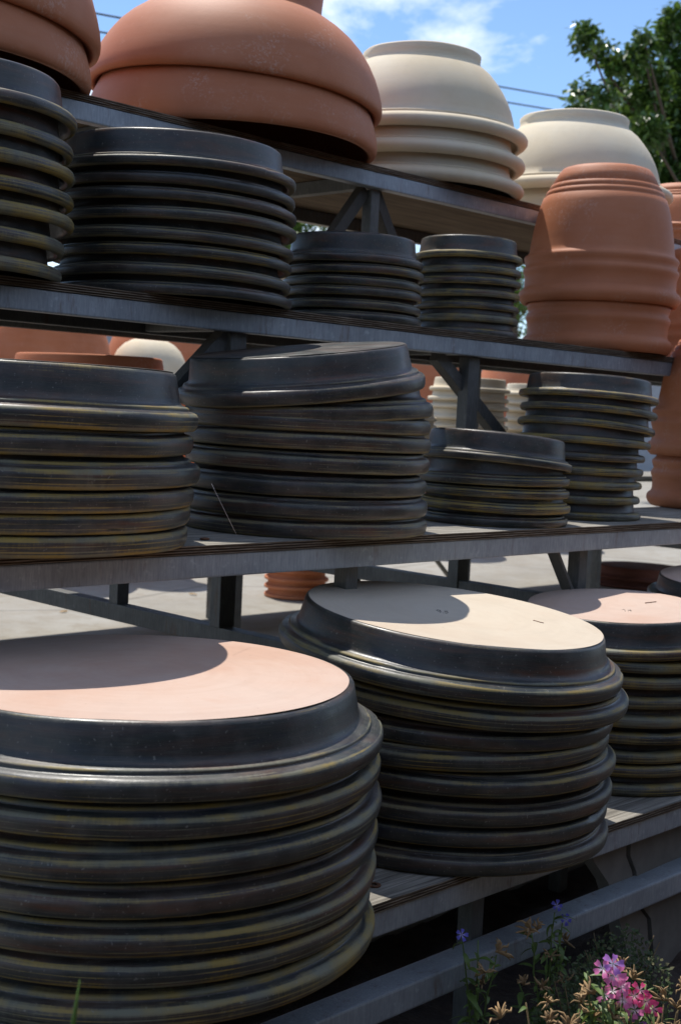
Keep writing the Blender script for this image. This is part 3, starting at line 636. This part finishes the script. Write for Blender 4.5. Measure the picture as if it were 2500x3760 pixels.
lit = mesh('dry_leaf', [(0, 0, 0.002), (0.02, -0.012, 0.006), (0.045, -0.008, 0.003), (0.06, 0.004, 0.009), (0.04, 0.014, 0.004), (0.018, 0.010, 0.008), (0.03, 0.0, 0.012)], [(0, 1, 6), (1, 2, 6), (2, 3, 6), (3, 4, 6), (4, 5, 6), (5, 0, 6)])
lit.materials.append(DRY)
for k, (x, y, lb) in enumerate(((3.35, 4.97, 'dry brown leaf on the pavement left of the two steel posts'), (4.25, 5.1, 'dry brown leaf on the pavement beside the small terracotta stack'), (5.9, 4.8, 'dry brown leaf on the pavement behind the buff-topped stack'))):
    tag(obj('dry_leaf', lit, None, None, (x, y, GZ-0.019), (0, 0, k*1.7), 0.8+0.15*k), lb, 'leaf', 'dry leaves on the pavement')

# ------------------------------------------------------------------ plants in the bed
def leaf_mesh(L, W, curl, name='leaf'):
    V, Fc = [], []; n = 6
    for i in range(n+1):
        t = i/n; wv = W*math.sin(math.pi*min(1, t*0.92+0.05))**0.8*(1-t*0.25)
        x = L*t*math.cos(curl*t*0.6); z = -L*t*math.sin(curl*t*0.6)*0.9
        for s in (-1, 0, 1): V.append((x, s*wv*0.5*(1+0.1*(i % 2)), z+(abs(s)*wv*0.18)))
    for i in range(n):
        for s in range(2):
            a = i*3+s; Fc.append((a, a+1, a+4, a+3))
    return mesh(name, V, Fc, True)
leaf_mes = [leaf_mesh(0.034, 0.010, 0.9), leaf_mesh(0.026, 0.008, 1.4), leaf_mesh(0.020, 0.006, 0.4)]
for m in leaf_mes: m.materials.append(STEMLEAF)
def petal_me(mat):
    V = [(0, 0, 0), (0.004, -0.0016, 0.001), (0.004, 0.0016, 0.001), (0.0085, -0.0036, 0.0016), (0.0085, 0, 0.0008), (0.0085, 0.0036, 0.0016), (0.012, -0.0032, 0.001), (0.0112, 0, 0.0003), (0.012, 0.0032, 0.001)]
    Fc = [(0, 1, 4, 2), (1, 3, 4), (2, 4, 5), (3, 6, 7, 4), (4, 7, 8, 5)]
    me = mesh('petal', V, Fc, True); me.materials.append(mat); return me
PET = {k: petal_me(m) for k, m in dict(pink=PETPINK, rose=PETROSE, lilac=PETLIL, violet=PETVIO).items()}
tube_fl = lathe('flower', [(0, 0.0012), (0.0014, 0.001), (0.0013, -0.004), (0.0009, -0.014), (0, -0.014)], 8); tube_fl.materials.append(STEMG)
def bract_mesh(seed, n=11):
    """a dried flower head: a tuft of curled brown calyx tubes"""
    r2 = random.Random(seed); bm = bmesh.new(); V, Fc = [], []
    for k in range(n):
        a = r2.uniform(0, 6.28); el = r2.uniform(0.0, 1.35); L = r2.uniform(0.012, 0.026); dr = Vector((math.cos(a)*math.cos(el), math.sin(a)*math.cos(el), math.sin(el)))
        side = dr.orthogonal().normalized(); pts = []
        for i in range(5):
            t = i/4; pts.append(dr*L*t+side*0.006*t*t*r2.uniform(-1.2, 1.2)-Vector((0, 0, 0.004*t*t)))
        m = tube_mesh('t', pts, [0.0009, 0.0014, 0.0018, 0.0016, 0.0006], 5)
        b = len(V); V += [v.co.copy() for v in m.vertices]; Fc += [tuple(b+i for i in p.vertices) for p in m.polygons]; bpy.data.meshes.remove(m)
    me = mesh('seed_head', V, Fc, True); me.materials.append(DRY); return me
bracts = [bract_mesh(s) for s in range(5)]
from mathutils import Euler
def look(dv, spin=0.0):
    return (Vector(dv).to_track_quat('X', 'Z').to_matrix().to_4x4() @ Matrix.Rotation(spin, 4, 'X')).to_euler()
def plant(base, stems, label, seed, flowers=(), dry=(), leafden=1.0, group='verbena plants in the soil bed', stem_mat=STEMG, cat='plant', name='verbena_plant'):
    """stems: list of tip offsets from base; flowers: (offset, kind); dry: offsets. All in the plant's own frame"""
    r2 = random.Random(seed); root = empty(name, base); tag(root, label, cat, group)
    for tip in stems:
        tip = Vector(tip); n = 6
        pts = [Vector((tip.x*(i/n)**1.25+r2.uniform(-.003, .003)*(0 < i < n), tip.y*(i/n)**1.25+r2.uniform(-.003, .003)*(0 < i < n), tip.z*i/n)) for i in range(n+1)]
        obj('stem', tube_mesh('stem', pts, [0.0022-0.0010*i/n for i in range(n+1)], 6), stem_mat, root)
        cnt = int(9*leafden*tip.length/0.2)
        for k in range(cnt):
            t = r2.uniform(0.25, 0.98); j = min(n-1, int(t*n)); p = pts[j].lerp(pts[j+1], t*n-j); a = r2.uniform(0, 6.28)
            obj('leaf', leaf_mes[r2.randrange(3)], None, root, p, look((math.cos(a), math.sin(a), r2.uniform(-0.3, 0.9)), r2.uniform(-.5, .5)), r2.uniform(0.7, 1.25))
    for off, kind in flowers:
        f = obj('flower', tube_fl, None, root, off)
        nd = Vector((-0.75+r2.uniform(-.45, .45), -0.65+r2.uniform(-.45, .45), r2.uniform(0.15, 0.9))).normalized()
        f.rotation_euler = nd.to_track_quat('Z', 'Y').to_euler(); sc = r2.uniform(0.95, 1.2)*(0.78 if kind == 'violet' else 1); f.scale = (sc,)*3
        for k in range(5):
            obj('petal', PET[kind], None, f, (0, 0, 0.001), (r2.uniform(-.2, .2), r2.uniform(-.25, .1), 2*math.pi*k/5+r2.uniform(-.12, .12)), r2.uniform(0.9, 1.1))
    for off in dry:
        obj('seed_head', bracts[r2.randrange(5)], None, root, off, (r2.uniform(-.5, .5), r2.uniform(-.5, .5), r2.uniform(0, 6.28)), r2.uniform(0.8, 1.25))
    return root

plant((1.685, 1.275, SZ), [(-0.05, 0, 0.262), (0.005, 0.01, 0.24), (0.03, -0.01, 0.215), (-0.02, -0.015, 0.19)],
      'slim shaded verbena with one violet flower below the shelf edge', 41,
      flowers=[((-0.055, -0.002, 0.268), 'violet')], dry=[(0.03, -0.01, 0.22), (-0.012, -0.02, 0.20), (0.01, 0.0, 0.17)], leafden=1.6)
plant((1.862, 1.27, SZ), [(0.02, 0, 0.245), (0.045, 0, 0.22), (-0.045, 0, 0.225), (-0.01, -0.01, 0.18), (0.06, 0.0, 0.175), (-0.06, 0.01, 0.14)],
      'taller shaded verbena with drooping violet flowers before the lower rail', 42,
      flowers=[((0.02, -0.003, 0.258), 'violet'), ((0.05, -0.004, 0.226), 'violet')],
      dry=[(-0.052, 0, 0.232), (-0.03, 0, 0.225), (0.0, -0.01, 0.175), (0.06, 0, 0.18), (-0.05, -0.03, 0.14), (-0.1, -0.03, 0.16), (0.02, -0.03, 0.13)], leafden=2.2)
PF = [(1.703, -0.82, 'pink'), (1.74, -0.832, 'pink'), (1.714, -0.812, 'lilac'), (1.722, -0.834, 'pink'), (1.736, -0.855, 'pink'), (1.726, -0.871, 'pink'), (1.764, -0.886, 'pink'), (1.8, -0.878, 'rose'), (1.822, -0.902, 'rose'),
      (1.837, -0.917, 'rose'), (1.782, -0.882, 'rose'), (1.805, -0.915, 'pink'), (1.81, -0.936, 'lilac'), (1.768, -0.864, 'pink'), (1.812, -0.898, 'rose'), (1.75, -0.872, 'pink'), (1.79, -0.90, 'pink'), (1.755, -0.846, 'pink')]
DF = [(1.808, -0.859), (1.856, -0.892), (1.727, -0.903), (1.693, -0.862), (1.766, -0.935), (1.74, -0.92), (1.83, -0.955)]
r3 = random.Random(77); KS = 0.95/1.07
PF = [(x*KS, z*KS, k) for x, z, k in PF]; DF = [(x*KS, z*KS) for x, z in DF]; PX = 1.775*KS
plant((PX, 0.95, SZ), [(x-PX, r3.uniform(-.02, .02), z-SZ-0.012) for x, z, _ in PF[::2]] + [(x-PX, r3.uniform(-.02, .02), z-SZ) for x, z in DF],
      'sunlit verbena with a pink and rose flower cluster at bottom right', 43,
      flowers=[((x-PX, r3.uniform(-.025, .0), z-SZ), k) for x, z, k in PF], dry=[(x-PX, r3.uniform(-.02, .03), z-SZ) for x, z in DF], leafden=2.0)
plant((1.47, 0.98, SZ), [(-0.02, 0, 0.28), (0.02, -0.01, 0.27), (0.06, 0.0, 0.285), (-0.05, 0.02, 0.28), (0.0, 0.05, 0.29)], 'withered brown verbena clump left of the pink flowers', 44,
      dry=[(-0.02, -0.005, 0.285), (0.02, -0.01, 0.27), (0.06, 0, 0.29), (-0.045, 0.06, 0.245), (0.04, 0.12, 0.23), (0.10, 0.08, 0.25)], leafden=1.1, stem_mat=STEMD)
plant((1.72, 0.955, SZ), [(-0.01, 0, 0.245), (0.03, 0, 0.22), (-0.05, -0.01, 0.215), (0.06, 0.01, 0.24), (0.0, -0.02, 0.21)], 'withered brown verbena clump in the bottom right corner', 45,
      dry=[(-0.012, 0, 0.25), (0.03, 0, 0.225), (-0.05, -0.01, 0.22), (0.06, 0.01, 0.245), (0.0, -0.02, 0.205)], leafden=1.2, stem_mat=STEMD)
# lacy dark undergrowth behind them
def undergrowth(base, rad, h, n, label, seed):
    r2 = random.Random(seed); V, Fc = [], []
    for k in range(n):
        a = r2.uniform(0, 6.28); rr = rad*math.sqrt(r2.random()); z = h*r2.random()*(1-0.5*(rr/rad)**2)
        c = Vector((rr*math.cos(a), rr*math.sin(a)*0.7, z)); d = Vector((r2.uniform(-1, 1), r2.uniform(-1, 1), r2.uniform(-.3, 1))).normalized(); s = d.orthogonal().normalized()*r2.uniform(0.002, 0.0035); L = r2.uniform(0.006, 0.013)
        b = len(V); V += [c, c+d*L*0.5+s, c+d*L, c+d*L*0.5-s]; Fc.append((b, b+1, b+2, b+3))
    root = empty('fern', base); tag(root, label, 'fern', 'lacy ferns under the lower rail')
    obj('foliage', mesh('foliage', V, Fc), MOSS, root)['kind'] = 'stuff'
    for k in range(5):
        a = r2.uniform(0, 6.28); obj('stem', tube_mesh('stem', [(0, 0, 0), (0.4*rad*math.cos(a), 0.3*rad*math.sin(a), h*0.5), (0.7*rad*math.cos(a), 0.5*rad*math.sin(a), h*0.85)], [0.002, 0.0015, 0.0008], 5), STEMD, root)
undergrowth((2.02, 1.22, SZ), 0.12, 0.20, 2600, 'dark lacy fern below the lower rail beside the cracked slab', 5)
undergrowth((1.86, 1.19, SZ), 0.10, 0.20, 1800, 'dark lacy fern just left of the larger fern', 6)
# cracked clay slab leaning below the rail
def slab():
    root = empty('clay_slab', (2.30, 1.34, SZ)); tag(root, 'large weathered grey clay shard with a jagged crack below the lower rail', 'clay shard')
    crack = [(-0.035, 0.30), (-0.04, 0.24), (-0.02, 0.205), (-0.015, 0.16), (0.0, 0.13), (0.03, 0.10), (0.035, 0.05), (0.045, -0.02), (0.05, -0.1)]
    left = [(-0.16, 0.30), (-0.15, 0.25), (-0.105, 0.20), (-0.075, 0.13), (-0.05, 0.06), (-0.03, 0.0), (-0.02, -0.1)]
    rightp = [(0.25, 0.30), (0.27, 0.2), (0.28, 0.1), (0.29, -0.1)]
    for poly, off in ((left+[(x-0.003, z) for x, z in reversed(crack)], 0.0), ([(x+0.003, z) for x, z in crack]+list(reversed(rightp)), -0.006)):
        bm = bmesh.new(); vs_ = [bm.verts.new((x, off+0.04*(x*2.2)**2+0.10*z, z)) for x, z in poly]; f = bm.faces.new(vs_)
        r = bmesh.ops.extrude_face_region(bm, geom=[f])
        for v in r['geom']:
            if isinstance(v, bmesh.types.BMVert): v.co.y += 0.03
        bmesh.ops.recalc_face_normals(bm, faces=bm.faces)
        me = bpy.data.meshes.new('shard'); bm.to_mesh(me); bm.free(); obj('shard', me, SLAB, root)
slab()
tag(obj('grass_blade', tube_mesh('grass_blade', [(0.555, 0.80, -0.56), (0.5605, 0.80, -0.50), (0.5635, 0.80, -0.464), (0.568, 0.80, -0.432)], [0.0026, 0.0024, 0.002, 0.0004], 5), SHRUB), 'single bright green grass blade against the bottom-left stack', 'grass')
bpy.data.objects['grass_blade'].data.transform(Matrix.Identity(4))

# ------------------------------------------------------------------ trees, wires
def leaf_cloud(clumps, per, size, seed, centre=None):
    r2 = random.Random(seed); V, Fc = [], []
    for (cx, cy, cz, cr) in clumps:
        n = int(per*(cr/0.2)**2.2)
        for k in range(n):
            d = Vector((r2.gauss(0, 1), r2.gauss(0, 1), r2.gauss(0, 1))).normalized()*cr*(r2.random()**0.45)*r2.choice((1, 1, 1, 1.18))
            p = Vector((cx, cy, cz))+d
            t = Vector((r2.uniform(-1, 1), r2.uniform(-1, 1), r2.uniform(-1.1, 0.25))).normalized(); s = t.cross(Vector((r2.uniform(-.5, .5), r2.uniform(-.5, .5), 1))).normalized()
            L = size*r2.uniform(0.7, 1.3); w_ = L*0.27; u = s.cross(t)
            b = len(V); V += [p, p+t*L*0.45+s*w_+u*L*0.05, p+t*L, p+t*L*0.45-s*w_+u*L*0.05]; Fc += [(b, b+1, b+2), (b, b+2, b+3)]
    return V, Fc
def tree(name, base, clumps, per, size, label, seed, mat, trunk_top, group, trunk_r=0.2):
    root = empty(name, base); tag(root, label, 'tree', group); B = Vector(base); r2 = random.Random(seed)
    V, Fc = leaf_cloud([(x-B.x, y-B.y, z-B.z, r) for x, y, z, r in clumps], per, size, seed)
    obj('crown', mesh('crown', V, Fc), mat, root)['kind'] = 'stuff'
    tt = Vector(trunk_top)-B
    obj('trunk', tube_mesh('trunk', [(0, 0, -0.1), tt*0.35+Vector((0.05, 0, 0)), tt*0.7, tt], [trunk_r*1.2, trunk_r, trunk_r*0.8, trunk_r*0.5], 10), BARK, root)
    for (x, y, z, r) in clumps[:26:3]:
        e = Vector((x, y, z))-B; m = tt*0.75+(e-tt*0.75)*0.5+Vector((r2.uniform(-.2, .2), r2.uniform(-.2, .2), r2.uniform(-.25, .1)))
        obj('limb', tube_mesh('limb', [tt*r2.uniform(0.6, 0.95), m, e], [trunk_r*0.22, trunk_r*0.12, trunk_r*0.04], 6), BARK, root)
CL = [(12.44, 8.69, 4.24, 0.19), (13.29, 9.05, 4.32, 0.16), (13.21, 8.84, 4.13, 0.13), (12.93, 9.12, 4.47, 0.11), (13.13, 9.15, 3.83, 0.19), (12.54, 8.48, 3.58, 0.15), (11.93, 8.42, 3.38, 0.1), (14.17, 9.4, 4.2, 0.16), (13.36, 8.71, 4.19, 0.21), (13.57, 8.68, 4.38, 0.17), (15.6, 9.59, 5.08, 0.28), (14.24, 8.96, 4.21, 0.26), (15.55, 9.4, 4.66, 0.28), (13.99, 8.97, 3.96, 0.2), (14.91, 9.17, 4.0, 0.3), (13.61, 8.58, 3.43, 0.24), (15.16, 9.16, 3.62, 0.33), (14.65, 9.44, 3.56, 0.12), (14.27, 9.03, 3.24, 0.24), (15.33, 9.29, 3.16, 0.34), (14.8, 9.21, 2.91, 0.27), (13.23, 8.48, 4.41, 0.1), (15.26, 9.31, 5.23, 0.22)]
r4 = random.Random(5)
for k in range(46):
    d = Vector((r4.gauss(0, 1), r4.gauss(0, 1), r4.gauss(0, 1))).normalized()*2.0*r4.random()**0.4
    CL.append((16.6+d.x*0.95, 9.2+d.y*0.75, 3.6+d.z*0.95, r4.uniform(0.4, 0.62)))
tree('shade_tree', (16.6, 9.2, GZ-0.02), CL, 300, 0.10, 'dark glossy leafy tree at the top right behind the pots', 8, LEAF, (16.6, 9.2, 3.4), 'trees beyond the yard', 0.22)
for j, (cx, cz, lb) in enumerate(((23.7, 3.1, 'bright green tree glimpsed left of the tall planters'), (17.0, 3.3, 'green tree glimpsed below the top shelf at centre'))):
    cl = []
    for k in range(30):
        d = Vector((r4.gauss(0, 1), r4.gauss(0, 1), r4.gauss(0, 1))).normalized()*1.3*r4.random()**0.4
        cl.append((cx+d.x, 18+d.y, cz+d.z, 0.4))
    tree('garden_tree', (cx, 18, GZ-0.02), cl, 40, 0.12, lb, 20+j, SHRUB, (cx, 18, cz), 'trees beyond the yard', 0.12)
def wire(p0, p1, sag, label):
    p0, p1 = Vector(p0), Vector(p1); pts = [p0.lerp(p1, i/24)-Vector((0, 0, sag*4*(i/24)*(1-i/24))) for i in range(25)]
    tag(obj('overhead_wire', tube_mesh('overhead_wire', pts, 0.014, 6), CABLE), label, 'wire', 'overhead wires')
wire((2.0, 16, 4.62), (34.0, 16, 7.72), 0.12, 'upper of two overhead wires crossing the sky')
wire((2.0, 16, 4.40), (34.0, 16, 7.42), 0.12, 'lower of two overhead wires crossing the sky')
